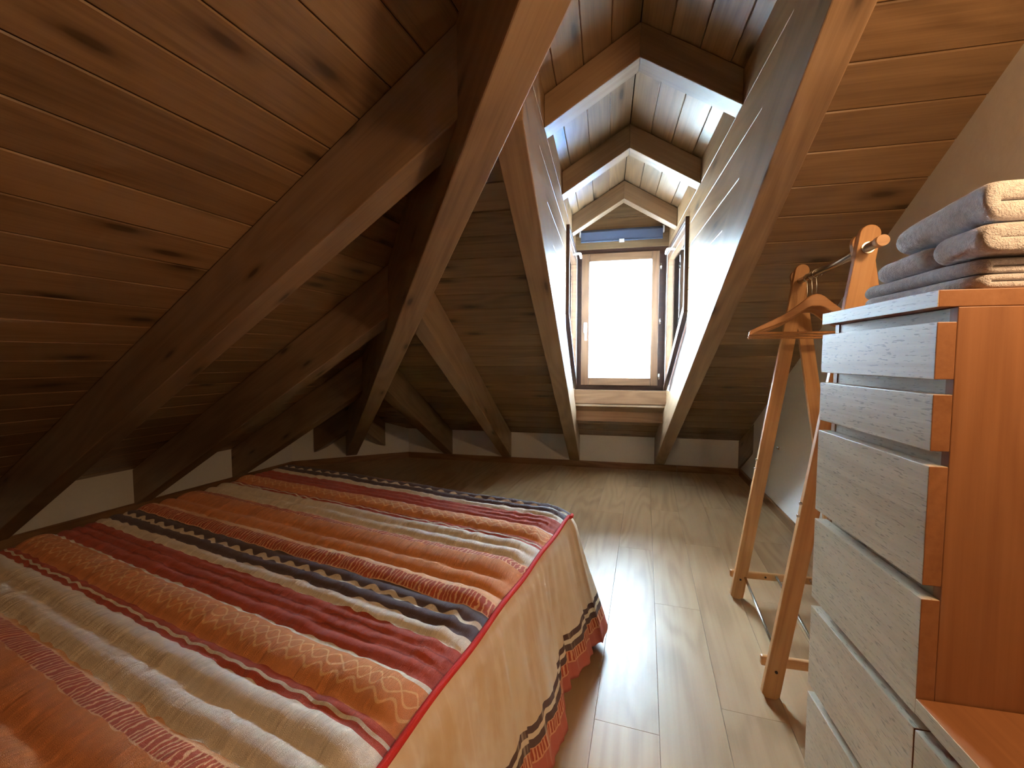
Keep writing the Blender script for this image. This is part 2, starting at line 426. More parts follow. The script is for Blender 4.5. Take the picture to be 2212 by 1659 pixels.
rafter('roof_rafter', *RXL, hip_y(RXL[0]) - .02, 'rafter along the dormer side nearer the bed, its top hidden behind the hip beam')
rafter('roof_rafter', *RXR, .4, 'long rafter along the dormer side nearer the coat rack, running up out of view')
rafter('roof_rafter', 1.262, 1.362, 3.3, 'dark rafter foot half buried in the plaster of the side wall')
def lrafter(t0, w, label, s_end, foot_d=0.):
    ex = Vector(UPL); n = Vector((WD.x, WD.y, 0)); p = lw(t0, foot_d)
    z0 = ZL + T * foot_d
    o3 = Vector((p.x, p.y, z0 - RD)); Mw = frame(o3, ex, n)
    q = lw(t0, s_end); z1 = ZL + T * s_end
    P = [(p.x, p.y, z0 - RD), (q.x, q.y, z1 - RD), (q.x, q.y, z1 - .004), (p.x, p.y, z0 - .004)]
    o = prism('roof_rafter', P, n * w, 'beam', None, Mw, .004)
    return tag(o, label, 'beam', 'rafters of the slope over the bed')
def hip_d(t):                                             # distance from the left wall at which the hip is met
    lo, hi = 0, 5.
    for _ in range(50):
        md = (lo + hi) / 2
        if t_hip(md / CT) > t: lo = md
        else: hi = md
    return lo
tC = (3.125 - W0.y) / WD.y; SP = .738
for k, lab in ((2, 'big rafter crossing above the bed, nearest to the camera, with a lit underside'), (1, 'second rafter above the bed, landing on the low wall beside the dark zigzag stripe'), (0, 'third rafter above the bed, short, landing behind the foot of the bed')):
    t0 = tC - SP * k; lrafter(t0, .105, lab, hip_d(t0 + .05) + .02)
p = Vector((-2.967, 3.85)) - W0; t0 = p.dot(WD); lrafter(t0, .105, 'short dark rafter stub on the bed side of the hip beam foot', hip_d(t0 + .05) + .02, p.dot(WN))
# hip beam
F0 = Vector((-2.67, 4.069, .082)); az = R(38.9); HS = math.tan(R(23.75)); hd = Vector((math.sin(az), -math.cos(az), HS))
hs = Vector((math.cos(az), math.sin(az), 0)); HW = .112; L1 = 5.0
a0 = F0 - hs * HW / 2; b0 = a0 + hd * L1
P = [a0 - hd * .1, b0, b0 + Vector((0, 0, .40)), a0 - hd * .1 + Vector((0, 0, .40))]
hip = prism('hip_rafter', P, hs * HW, 'beam', None, frame(F0, hd, hs), .005)
tag(hip, 'massive diagonal hip beam rising from the clipped corner across the ceiling', 'beam')

# ------------------------------------------------------------------ dormer
dorm = empty('ceiling_dormer', (DXC, 3., DZE), kind='structure')
def cheek(X, sgn, name):
    """sgn +1: visible face looks to +X"""
    w = empty(name, (X, 3., 1.2), kind='structure')
    ex = (0, sgn * 1., 0); 
    W = [(2.945, 2.03), (2.945, 1.425), (DY - .02, .855), (DY - .02, 2.03)]          # window opening (y,z)
    y_top = YB - (DZE + .12 - ZK) / T
    regs = [[(y_top, z_back(y_top) - .12), (2.945, z_back(2.945) - .12), (2.945, DZE), (y_top, DZE)],
            [(2.945, 2.03), (DY + .03, 2.03), (DY + .03, DZE), (2.945, DZE)],
            [(2.945, z_back(2.945) - .12), (DY + .03, z_back(DY + .03) - .12), (DY + .03, .855), (DY - .02, .855), (2.945, 1.425)]]
    H = .136
    for rg in regs:
        for i in range(0, 16):
            za, zb = DZE - (i + 1) * H + .001, DZE - i * H - .001
            pl = clip_to([(.3, za), (DY + .03, za), (DY + .03, zb), (.3, zb)], rg)
            if not pl: continue
            plank('plank', (X, 0, 0), ex, (0, 0, 1), [(sgn * y, z) for y, z in pl], .018, 'plank', w, .002)
    # outer skin
    xo = X - sgn * .02
    for rg in regs:
        q = [(xo, y, z) for y, z in rg]
        prism('wall_sheathing', q, (-sgn * .05, 0, 0), 'roof_out', w)
    return W
W = cheek(DXL, 1, 'wall_dormer_left'); cheek(DXR, -1, 'wall_dormer_right')
# dormer ceiling boards run into the depth, two small slopes
for sgn in (-1, 1):
    xe = DXL if sgn < 0 else DXR
    half = abs(xe - DXC); dz = DZR - DZE; L = math.hypot(half, dz)
    up = Vector((-sgn * half, 0, dz)).normalized()
    n = math.ceil(L / .132)
    for i in range(n):
        a, b = L - min((i + 1) * .132, L + .03), L - i * .132
        a += .001; b -= .001
        ex = (0, -sgn * 1., 0)
        za, zb_ = DZE + a * up.z, DZE + b * up.z
        ya, yb = YB - (za - ZK) / T, YB - (zb_ - ZK) / T
        pl = [(-sgn * (DY + .03), a), (-sgn * (ya - .05), a), (-sgn * (yb - .05), b), (-sgn * (DY + .03), b)]
        plank('plank', (xe, 0, DZE), ex, up, pl, .018, 'plank', dorm, .003)
    nn = Vector((sgn * dz, 0, half)).normalized()
    a3 = Vector((xe, 0, DZE)) + nn * .02 - up * .08; b3 = Vector((DXC, 0, DZR)) + nn * .02 + up * .02
    q = [a3 + Vector((0, DY + .25, 0)), b3 + Vector((0, DY + .25, 0)), b3 + Vector((0, .3, 0)), a3 + Vector((0, .3, 0))]
    prism('roof_sheathing', q, nn * .06, 'roof_out', dorm)
# chevron rafters of the dormer
ZA, ZE_ = DZR - .14, DZE - .14
for yc, lab in ((1.862, 'chevron shaped dormer rafter pair nearest the room, largest of the three'), (2.622, 'chevron shaped dormer rafter pair in the middle of the three'), (3.420, 'chevron shaped dormer rafter pair closest to the window and roller blind')):
    root = empty('dormer_rafter', (DXC, yc, ZE_), lab, 'beam', 'chevron rafters of the dormer')
    for sgn in (-1, 1):
        xe = DXL + .001 if sgn < 0 else DXR - .001
        P = [(xe, yc, ZE_), (DXC, yc, ZA), (DXC, yc, DZR - .004), (xe, yc, DZE - .004)]
        prism('rafter_half', P, (0, .095, 0), 'beam', root, frame((xe, yc, ZE_), (DXC - xe, 0, ZA - ZE_), (0, 1, 0)), .003)

# gable boards above the window
gab = empty('wall_gable', (DXC, DY, 2.08), kind='structure')
for k, (za, zb) in enumerate(((2.075, 2.20), (2.20, 2.335), (2.335, DZR))):
    hw = lambda z, s: (DXC + s * (abs((DXL if s < 0 else DXR) - DXC)) * min(1, (DZR - z) / (DZR - DZE)))
    pl = clip_to([(DXL, za + .001), (DXR, za + .001), (DXR, zb - .001), (DXL, zb - .001)], [(DXL, 2.0), (DXR, 2.0), (DXR, DZE), (DXC, DZR), (DXL, DZE)])
    plank('plank', (0, DY - .02, 0), (1, 0, 0), (0, 0, 1), pl, .02, 'plank', gab, .002)
prism('wall_sheathing', [(DXL, DY + .01, 2.07), (DXR, DY + .01, 2.07), (DXR, DY + .01, DZE), (DXC, DY + .01, DZR), (DXL, DY + .01, DZE)], (0, .05, 0), 'roof_out', gab)

# sill beams and apron below the window
sb = box('window_sill_beam', (DXL - .004, 3.825, .722), (DXR + .004, 3.95, .846), 'sill', None, .004, frame((0, 3.83, .72), (1, 0, 0), (0, 1, 0)))
tag(sb, 'thick upper sill beam directly under the bright window', 'beam')
sb = box('window_sill_beam', (DXL - .004, 3.868, .560), (DXR + .004, 3.97, .7215), 'sill', None, .004, frame((0, 3.87, .58), (1, 0, 0), (0, 1, 0)))
tag(sb, 'lower recessed beam under the sill, resting on the sloping boards', 'beam')

# main window -----------------------------------------------------
def ring(name, poly, d, y_axis, depth, mat, parent, origin=(0, 0, 0), ex=(1, 0, 0), ey=(0, 0, 1), bev=.003):
    """flat frame: poly in (ex,ey) with width d, one mesh, extruded by depth along y_axis"""
    if area2(poly) < 0: poly = poly[::-1]
    ip = inset(poly, d); n = len(poly); o = Vector(origin); ex = Vector(ex); ey = Vector(ey); yv = Vector(y_axis) * depth
    f3 = lambda p: o + ex * p[0] + ey * p[1]
    V = [f3(p) for p in poly] + [f3(p) for p in ip]; V += [v + yv for v in V]; F = []
    for i in range(n):
        j = (i + 1) % n
        F += [(i, j, n + j, n + i), (2 * n + i, 3 * n + i, 3 * n + j, 2 * n + j), (i, 2 * n + i, 2 * n + j, j), (n + i, n + j, 3 * n + j, 3 * n + i)]
    ob = mesh(name, V, F, mat, parent)
    if bev: add_bevel(ob, bev)
    return ob
def rect(x0, z0, x1, z1): return [(x0, z0), (x1, z0), (x1, z1), (x0, z1)]
win = empty('window_1', (DXC, DY, .846), kind='structure')
ring('window_frame', rect(DXL - .004, .830, DXR + .004, 2.085), .075, (0, 1, 0), .075, 'dark_frame', win, (0, DY - .012, 0))
# sash rails, mitred into separate pieces
SX0, SX1, SZ0, SZ1 = -.214, .436, .888, 2.034; SWd = .067
yS = DY - .05
sash = empty('sash', (DXC, yS, SZ0)); COL.objects.unlink(sash); link(sash, Matrix.Translation((DXC, yS, SZ0)), win)
for nm, P in (('sash_stile', [(SX0, SZ0), (SX0 + SWd, SZ0), (SX0 + SWd, SZ1), (SX0, SZ1)]), ('sash_stile', [(SX1 - SWd + .006, SZ0), (SX1, SZ0), (SX1, SZ1), (SX1 - SWd + .006, SZ1)])):
    prism(nm, [(x, yS, z) for x, z in P], (0, .06, 0), 'sash', sash, frame((P[0][0], yS, P[0][1]), (0, 0, 1), (1, 0, 0)), .004)
for P in ([(SX0 + SWd, SZ0), (SX1 - SWd + .006, SZ0), (SX1 - SWd + .006, SZ0 + SWd), (SX0 + SWd, SZ0 + SWd)], [(SX0 + SWd, SZ1 - SWd), (SX1 - SWd + .006, SZ1 - SWd), (SX1 - SWd + .006, SZ1), (SX0 + SWd, SZ1)]):
    prism('sash_rail', [(x, yS, z) for x, z in P], (0, .06, 0), 'sash', sash, None, .004)
prism('pane', [(x, yS + .028, z) for x, z in rect(SX0 + SWd - .01, SZ0 + SWd - .01, SX1 - SWd + .016, SZ1 - SWd + .01)], (0, .006, 0), 'glass', sash)
hx, hz = -.178, 1.395
han = mesh('window_handle', *(lambda b: b)(([(hx - .014, yS - .006, hz - .045), (hx + .014, yS - .006, hz - .045), (hx + .014, yS - .006, hz + .045), (hx - .014, yS - .006, hz + .045), (hx - .014, yS + .004, hz - .045), (hx + .014, yS + .004, hz - .045), (hx + .014, yS + .004, hz + .045), (hx - .014, yS + .004, hz + .045)], [(0, 1, 2, 3), (7, 6, 5, 4), (0, 4, 5, 1), (1, 5, 6, 2), (2, 6, 7, 3), (3, 7, 4, 0)])), 'white_plastic', win)
add_bevel(han, .004)
tube('handle_lever', [(hx, yS - .004, hz + .01), (hx, yS - .045, hz + .01), (hx + .004, yS - .052, hz - .01), (hx + .006, yS - .052, hz - .06), (hx + .006, yS - .05, hz - .115)], [.009, .009, .010, .009, .008], 'white_plastic', han)
for z in (.97, 1.44, 1.90):
    tube('hinge', [(.447, yS - .004, z - .026), (.447, yS - .004, z + .026)], .0075, 'steel', win)

# side windows ----------------------------------------------------
def side_window(name, X, sgn):
    w = empty(name, (X, 3.4, 1.0), kind='structure')
    Wp = [(2.945, 2.03), (2.945, 1.425), (DY - .004, .842), (DY - .004, 2.03)]
    ring('window_frame', Wp, .024, (sgn, 0, 0), .034, 'dark_frame', w, (X - sgn * .012, 0, 0), (0, 1, 0), (0, 0, 1), .002)
    inn = inset(Wp, .030)
    sh = ring('sash', inn, .062, (sgn, 0, 0), .042, 'sash', w, (X - sgn * .03, 0, 0), (0, 1, 0), (0, 0, 1), .003)
    ring('weather_strip', inset(inn, .004), .008, (sgn, 0, 0), .004, 'white_plastic', sh, (X + sgn * .0125, 0, 0), (0, 1, 0), (0, 0, 1), 0)
    gp = inset(inn, .055)
    prism('pane', [(X - sgn * .016, y, z) for y, z in gp], (sgn * .006, 0, 0), 'glass', sh)
    hy, hz = 3.42, 1.945
    x0 = X + sgn * .012
    h = tube('window_handle', [(x0, hy, hz), (x0 + sgn * .042, hy, hz), (x0 + sgn * .052, hy + .012, hz), (x0 + sgn * .054, hy + .06, hz - .004), (x0 + sgn * .053, hy + .10, hz - .012)], [.011, .010, .011, .010, .008], 'white_plastic', w)
    return w
side_window('window_2', DXL, 1); side_window('window_3', DXR, -1)

# roller blind
rb = empty('roller_blind', (DXC, DY - .06, 2.13), 'rolled up slate grey roller blind above the window', 'blind')
yb_, zb_ = DY - .062, 2.205
tube('blind_roll', [(-.222, yb_, zb_), (.452, yb_, zb_)], .026, 'blind', rb, 20, Mw=frame((-.22, yb_, zb_), (1, 0, 0), (0, 1, 0)))
prism('blind_cloth', [(-.222, yb_ - .026, zb_), (.452, yb_ - .026, zb_), (.452, yb_ - .022, zb_ - .072), (-.222, yb_ - .022, zb_ - .072)], (0, .003, 0), 'blind', rb)
bar = prism('bottom_bar', [(-.222, yb_ - .028, zb_ - .070), (.452, yb_ - .028, zb_ - .070), (.452, yb_ - .028, zb_ - .084), (-.222, yb_ - .028, zb_ - .084)], (0, .011, 0), 'blind', rb, None, .003)
prism('pull_tab', [(.100, yb_ - .032, zb_ - .068), (.142, yb_ - .032, zb_ - .068), (.142, yb_ - .032, zb_ - .098), (.100, yb_ - .032, zb_ - .098)], (0, .004, 0), 'white_plastic', bar, None, .002)
for x in (-.236, .452):
    c = [(x, yb_ + .03 * math.cos(k * math.pi / 10), zb_ + .03 * math.sin(k * math.pi / 10)) for k in range(20)]
    prism('end_bracket', c, (.014, 0, 0), 'white_plastic', rb, None, .003)

# ------------------------------------------------------------------ outside, bleached by daylight
og = prism('ground', [(-60, 5.2, -6.2), (60, 5.2, -6.2), (60, 90, -6.2), (-60, 90, -6.2)], (0, 0, .2), 'ground'); tag(og, kind='structure')
hs_ = empty('neighbour_house', (2, 24, -6.), 'pale neighbouring house glimpsed through the window', 'building')
prism('facade', [(-9, 24, -6), (14, 24, -6), (14, 24, 1.6), (-9, 24, 1.6)], (0, 8, 0), 'render_white', hs_)
prism('roof', [(-9.6, 23.3, 1.5), (-9.6, 32.7, 1.5), (-9.6, 28, 4.2)], (24.2, 0, 0), 'roof_tile', hs_)
for x in (-3.4, -.9, .35, 1.0, 2.9, 5.4):
    wn = prism('window', [(x, 23.95, .15), (x + .45, 23.95, .15), (x + .45, 23.95, .85), (x, 23.95, .85)], (0, .04, 0), 'far_glass', hs_)
zp = empty('clad_tower', (1.3, 6.6, -6.), 'blue ribbed metal cladding of a building outside the side window', 'building')
box('core', (.72, 6.24, -6.), (1.90, 7.2, 2.05), 'zinc', zp, 0)
for i in range(13):
    x = .70 + i * .094
    box('rib', (x, 6.19, -6.), (x + .045, 6.239, 2.07), 'zinc', zp, .006)

# ------------------------------------------------------------------ chests of drawers
CX0, CX1 = .518, .545
def drawer(parent, y0, y1, z0, z1, mat='chest'):
    d = mesh('drawer', *boxvf((CX0, y0, z0), (CX1 - .0005, y1, z1)), mat, parent, frame((CX0, (y0 + y1) / 2, z0), (0, 1, 0), (0, 0, 1)))
    d.data.materials.append(M['chest_lamplit'])  # drawer ends take the lamplit orange copy of the veneer
    for p in d.data.polygons:
        if abs(p.normal.x) > .9: p.material_index = 1
    return add_bevel(d, .0012)
def boxvf(lo, hi):
    (a, b, c), (d, e2, f) = lo, hi
    V = [(a, b, c), (d, b, c), (d, e2, c), (a, e2, c), (a, b, f), (d, b, f), (d, e2, f), (a, e2, f)]
    return V, [(3, 2, 1, 0), (4, 5, 6, 7), (0, 1, 5, 4), (1, 2, 6, 5), (2, 3, 7, 6), (3, 0, 4, 7)]
def part(name, lo, hi, mat, parent, ex=(0, 0, 1), ey=(1, 0, 0), bev=.0012):
    o = mesh(name, *boxvf(lo, hi), mat, parent, frame(lo, ex, ey)); return add_bevel(o, bev) if bev else o
def chest(name, y0, y1, ztop, rows, label):
    t = empty(name, (.76, (y0 + y1) / 2, 0), label, 'chest of drawers')
    part('top_panel', (CX0, y0, ztop - .027), (1.0, y1, ztop), 'chest_lamplit', t, (0, 1, 0), (1, 0, 0))
    part('top_edge', (CX0 - .0012, y0, ztop - .0265), (CX0, y1, ztop - .0005), 'chest', t, (0, 1, 0), (0, 0, 1), 0)  # thin front strip in the daylit copy of the veneer
    part('side_panel', (CX1, y0, 0), (1.0, y0 + .018, ztop - .0275), 'chest_lamplit', t)
    part('side_panel', (CX1, y1 - .018, 0), (1.0, y1, ztop - .0275), 'chest_lamplit', t)
    part('carcass', (CX1 + .002, y0 + .0185, .03), (.995, y1 - .0185, ztop - .028), 'chest', t, (0, 1, 0), (1, 0, 0))
    for z0, z1 in rows: drawer(t, y0, y1, z0, z1)
    return t
chest('tall_chest', .815, 1.185, 1.23, [(1.087, 1.179), (.970, 1.0625), (.745, .945), (.520, .7215), (.292, .4955), (.064, .268)], 'tall narrow chest of drawers with folded towels on top')
chest('low_chest', .408, .8125, .55, [(.292, .4955), (.064, .268)], 'low chest with two drawers beside the tall chest')

# towels ----------------------------------------------------------
from mathutils import noise as mn
def strip_loop(path, th):
    """closed outline of a thick strip following path (x,z)"""
    L, Rr = [], []
    n = len(path)
    for i, p in enumerate(path):
        a, b = path[max(i - 1, 0)], path[min(i + 1, n - 1)]
        dx, dz = b[0] - a[0], b[1] - a[1]; l = math.hypot(dx, dz) or 1
        nx, nz = -dz / l * th / 2, dx / l * th / 2
        L.append((p[0] + nx, p[1] + nz)); Rr.append((p[0] - nx, p[1] - nz))
    return L + Rr[::-1]
def fold_path(x0, x1, zs, n=9):
    """serpentine: zs = heights of successive layers, front fold at x0"""
    pts = []; front = False
    for k, z in enumerate(zs):
        xs = [x1 + (x0 - x1) * i / n for i in range(n + 1)]
        if k % 2: xs = xs[::-1]
        pts += [(x, z) for x in xs]
        if k + 1 < len(zs):
            z2 = zs[k + 1]; c = (z + z2) / 2; r = (z2 - z) / 2; xe, s = (x0, -1) if k % 2 == 0 else (x1, 1)
            pts += [(xe + s * r * math.cos(a), c + r * math.sin(a)) for a in [R(q) for q in (-60, -30, 0, 30, 60)]]
    return pts
def towel(label, x0, x1, y0, y1, zs, th, seed, grow=0., rnd_=.16):
    path = fold_path(x0, x1, zs); lo = strip_loop(path, th); n = len(lo); V, F = [], []
    ny = 26; zc = (zs[0] + zs[-1]) / 2; xc = (x0 + x1) / 2; zb = zs[0] - th / 2
    for j in range(ny + 1):
        f = j / ny; y = y0 + (y1 - y0) * f
        ed = min(f, 1 - f) * abs(y1 - y0); k = (1 - max(0, (1 - ed / .030)) ** 2 * (rnd_ if f > .5 else .14)) * (1 + grow * (1 - f))
        for i, (x, z) in enumerate(lo):
            wob = mn.noise(Vector((x * 9 + seed, y * 9, z * 6))) * .006
            zz = zb + (z - zb) * k + wob * ((z - zb) / .05) * .7
            V.append((xc + (x - xc) * (1 - max(0, 1 - k) * .25) + mn.noise(Vector((y * 14 + seed * 3, z * 20, 1))) * .005, y + mn.noise(Vector((x * 8, z * 14, seed))) * .006, max(zz, zb)))
    for j in range(ny):
        for i in range(n): F.append((j * n + i, j * n + (i + 1) % n, (j + 1) * n + (i + 1) % n, (j + 1) * n + i))
    h = n // 2
    for j, fl_ in ((0, False), (ny, True)):
        for i in range(h - 1):
            q = (j * n + i, j * n + i + 1, j * n + n - 2 - i, j * n + n - 1 - i); F.append(q[::-1] if fl_ else q)
    o = mesh('folded_towel', V, F, 'towel', None, None, smooth=True)
    md = o.modifiers.new('sub', 'SUBSURF'); md.levels = 1; md.render_levels = 1
    return tag(o, label, 'towel', 'towels stacked on the tall chest')
TZ = 1.2302
towel('bottom bath towel of the stack, folded in four thin layers', .585, .94, .822, 1.140, [TZ + .007, TZ + .020, TZ + .033, TZ + .046], .0130, 1.)
towel('middle towel on the far side of the stack, rounded fold outward', .590, .93, .925, 1.098, [TZ + .0635, TZ + .084], .0215, 2., .0, .5)
towel('middle towel on the near side of the stack, rounded fold outward', .578, .93, .800, .918, [TZ + .0650, TZ + .087], .0235, 3., .05, .35)
towel('top towel of the stack with an open rounded fold', .590, .93, .808, 1.045, [TZ + .1135, TZ + .1365], .0225, 4., .45, .5)

# ------------------------------------------------------------------ clothes rack
rack = empty('clothes_rack', (.78, 1.8, 0), 'folding pine clothes rack with a metal rail beside the wall', 'clothes rack')
fA, tA = Vector((.545, 1.500, 0)), Vector((.772, 1.500, 1.520)) # near frame: foot, crossing top
fB, tB = Vector((.612, 2.115, 0)), Vector((.838, 2.115, 1.532))
def leg(foot, top, y, w=.055, th=.019):
    ex = (top - foot).normalized(); ey = Vector((ex.z, 0, -ex.x)); L = (top - foot).length
    P = [(0.012, -w / 2), (0, -w / 4), (0, w / 4), (0.012, w / 2)]
    P += [(L - w / 2 + w / 2 * math.sin(a), w / 2 * math.cos(a)) for a in [R(q) for q in range(0, 181, 15)]]
    Mw = frame((foot.x, y, foot.z), ex, ey)
    n = len(P); V = [(p[0], p[1], -th / 2) for p in P] + [(p[0], p[1], th / 2) for p in P]
    F = [tuple(range(n))[::-1], tuple(range(n, 2 * n))] + [(i, (i + 1) % n, n + (i + 1) % n, n + i) for i in range(n)]
    o = mesh('leg', V, F, 'rack', rack, Mw, local=True); return add_bevel(o, .002)
def bolt(p, parent, r=.0045, d=(0, -1, 0), l=.004, mat='screw'):
    p = Vector(p); d = Vector(d); return tube('bolt', [p, p + d * l], r, mat, parent, 10)
for f, t, y in ((fA, tA, 1.5), (fB, tB, 2.115)):
    c = (t.x - f.x)
    l1 = leg(f, t, y); 
    f2 = Vector((t.x + c - .005, y, 0)); l2 = leg(f2, Vector((t.x - .018, y, t.z - .02)), y + .0205)
    g = .085
    x0 = f.x + c * g / t.z - .03; x1 = 2 * t.x - f.x - c * g / t.z + .02
    yb = y + .041
    bar = beam('cross_bar', (x0, yb, .098), (x1, yb, .098), .019, .034, 'rack', rack, (0, 1, 0), .006)
    bolt((f.x + c * .095 / t.z, y - .0095, .095), l1); bolt((x0 + .15, yb - .0095, .098), bar)
    for zz in (.62, .66): bolt((f.x + c * zz / t.z - .02, y - .004, zz), l1, .005, (-1, 0, 0), .014, 'steel')
    tube('hook_peg', [(f.x + c * .72 / t.z + .045, y - .009, .72), (f.x + c * .72 / t.z + .045, y - .04, .722)], .007, 'steel', l1)
rz = 1.452
def rod_at(y): k = (y - 1.5) / .615; return Vector((tA.x - .010 + (tB.x - tA.x) * k, y, rz + .008 * k))
rail = tube('rail', [rod_at(1.425), rod_at(2.15)], .0125, 'brass', rack, 18)
tube('rail_end', [rod_at(1.398), rod_at(1.4249)], .0155, 'rack', rail, 18)
for y in (1.485, 1.536): tube('rail_collar', [rod_at(y), rod_at(y + .006)], .017, 'steel', rail, 16)
for i, k in enumerate((.03, .17, .31, .43)):
    a = Vector((fA.x + .01 + k, 1.541, .104)); b = Vector((fB.x + .01 + k, 2.156, .104))
    tube('shelf_rod', [a, b], .0058, 'steel', rack, 10)

# hangers
def hanger(y, rot, label, sw=.230, dx=0., zofs=0.):
    c = rod_at(y); zt = c.z - .082 + zofs
    root = empty('coat_hanger', (c.x, y, zt), label, 'hanger', 'wooden hangers on the rail')
    Mr = Matrix.Translation((c.x + dx, y, zt)) @ Matrix.Rotation(R(rot), 4, 'Z')
    up_, lo_ = [], []
    N_ = 16
    for i in range(N_ + 1):
        f = i / N_; x = sw * f
        k_ = max(0., (f - .13) / .87); top = -.012 * (f / .13) ** 2 if f < .13 else -.012 - .128 * (k_ * .88 + .12 * math.sin(k_ * math.pi / 2)) - .018 * math.sin(k_ * math.pi) * (1 - k_)
        w = .030 * (1 - f) ** 1.5 + .017
        up_.append((x, top)); lo_.append((x, top - w))
    out = [(-x, z) for x, z in up_[::-1]] + up_[1:] + [(sw + .006, up_[-1][1] - .010)] + lo_[::-1] + [(-x, z) for x, z in lo_[1:]] + [(-sw - .006, up_[-1][1] - .010)]
    b = prism('shoulder', [Mr @ Vector((x, -.0065, z)) for x, z in out], Mr.to_3x3() @ Vector((0, .013, 0)), 'hanger', root, Mr.copy(), .003)
    zl = lo_[-1][1] + .006
    tube('trouser_bar', [Mr @ Vector((-sw + .004, 0, zl)), Mr @ Vector((sw - .004, 0, zl))], .0048, 'hanger', root, 10, Mw=frame(Mr @ Vector((0, 0, zl)), Mr.to_3x3() @ Vector((1, 0, 0)), (0, 1, 0)))
    hk = [(0, -.01), (0, .045), (.004, .055)] 
    cy_ = .082 - zofs; r = .0165
    pts = [Vector((0, 0, -.01)), Vector((0, 0, .036))] + [Vector((r * math.sin(a), 0, cy_ - .0028 - r * math.cos(a) * 1.0)) for a in [R(q) for q in range(-10, -300, -18)]]
    pts = [Mr @ p for p in pts]
    tube('hook', pts, .0019, 'steel', root, 8)
hanger(1.905, -2, 'front wooden coat hanger on the rail, its shoulder plainly seen')
hanger(1.955, 4, 'middle wooden coat hanger of the three, mostly hidden by the front one', zofs=-.009)
hanger(2.010, 9, 'rear wooden coat hanger of the three, next to the far rack frame', zofs=-.017)

# ------------------------------------------------------------------ bed and bedspread
BZ = .54; RF = Vector((-.128, 1.62)); EX = Vector((-math.cos(R(13)), math.sin(R(13)))); EY = Vector((-math.sin(R(10)), -math.cos(R(10))))
def bw(v): return 1.60 - .085 * v
BLN = 1.98
def bp(u, v): return RF + EX * u + EY * v
bed = empty('bed', (*bp(.8, 1.), 0), 'double bed standing under the striped bedspread', 'bed')
def bquad(u0, u1, v0, v1, z): return [(*bp(u, v), z) for u, v in ((u0, v0), (u1, v0), (u1, v1), (u0, v1))]
prism('mattress', bquad(.07, 1.38, .04, 1.93, .29), (0, 0, .215), 'white_plastic', bed, None, .03)
prism('bed_base', bquad(.09, 1.36, .06, 1.92, .14), (0, 0, .149), 'beam', bed, None, .01)
for u, v in ((.16, .14), (1.28, .14), (.16, 1.8), (1.28, 1.8)):
    q = bp(u, v); tube('leg', [(q.x, q.y, 0), (q.x, q.y, .141)], .025, 'beam', bed, 12)

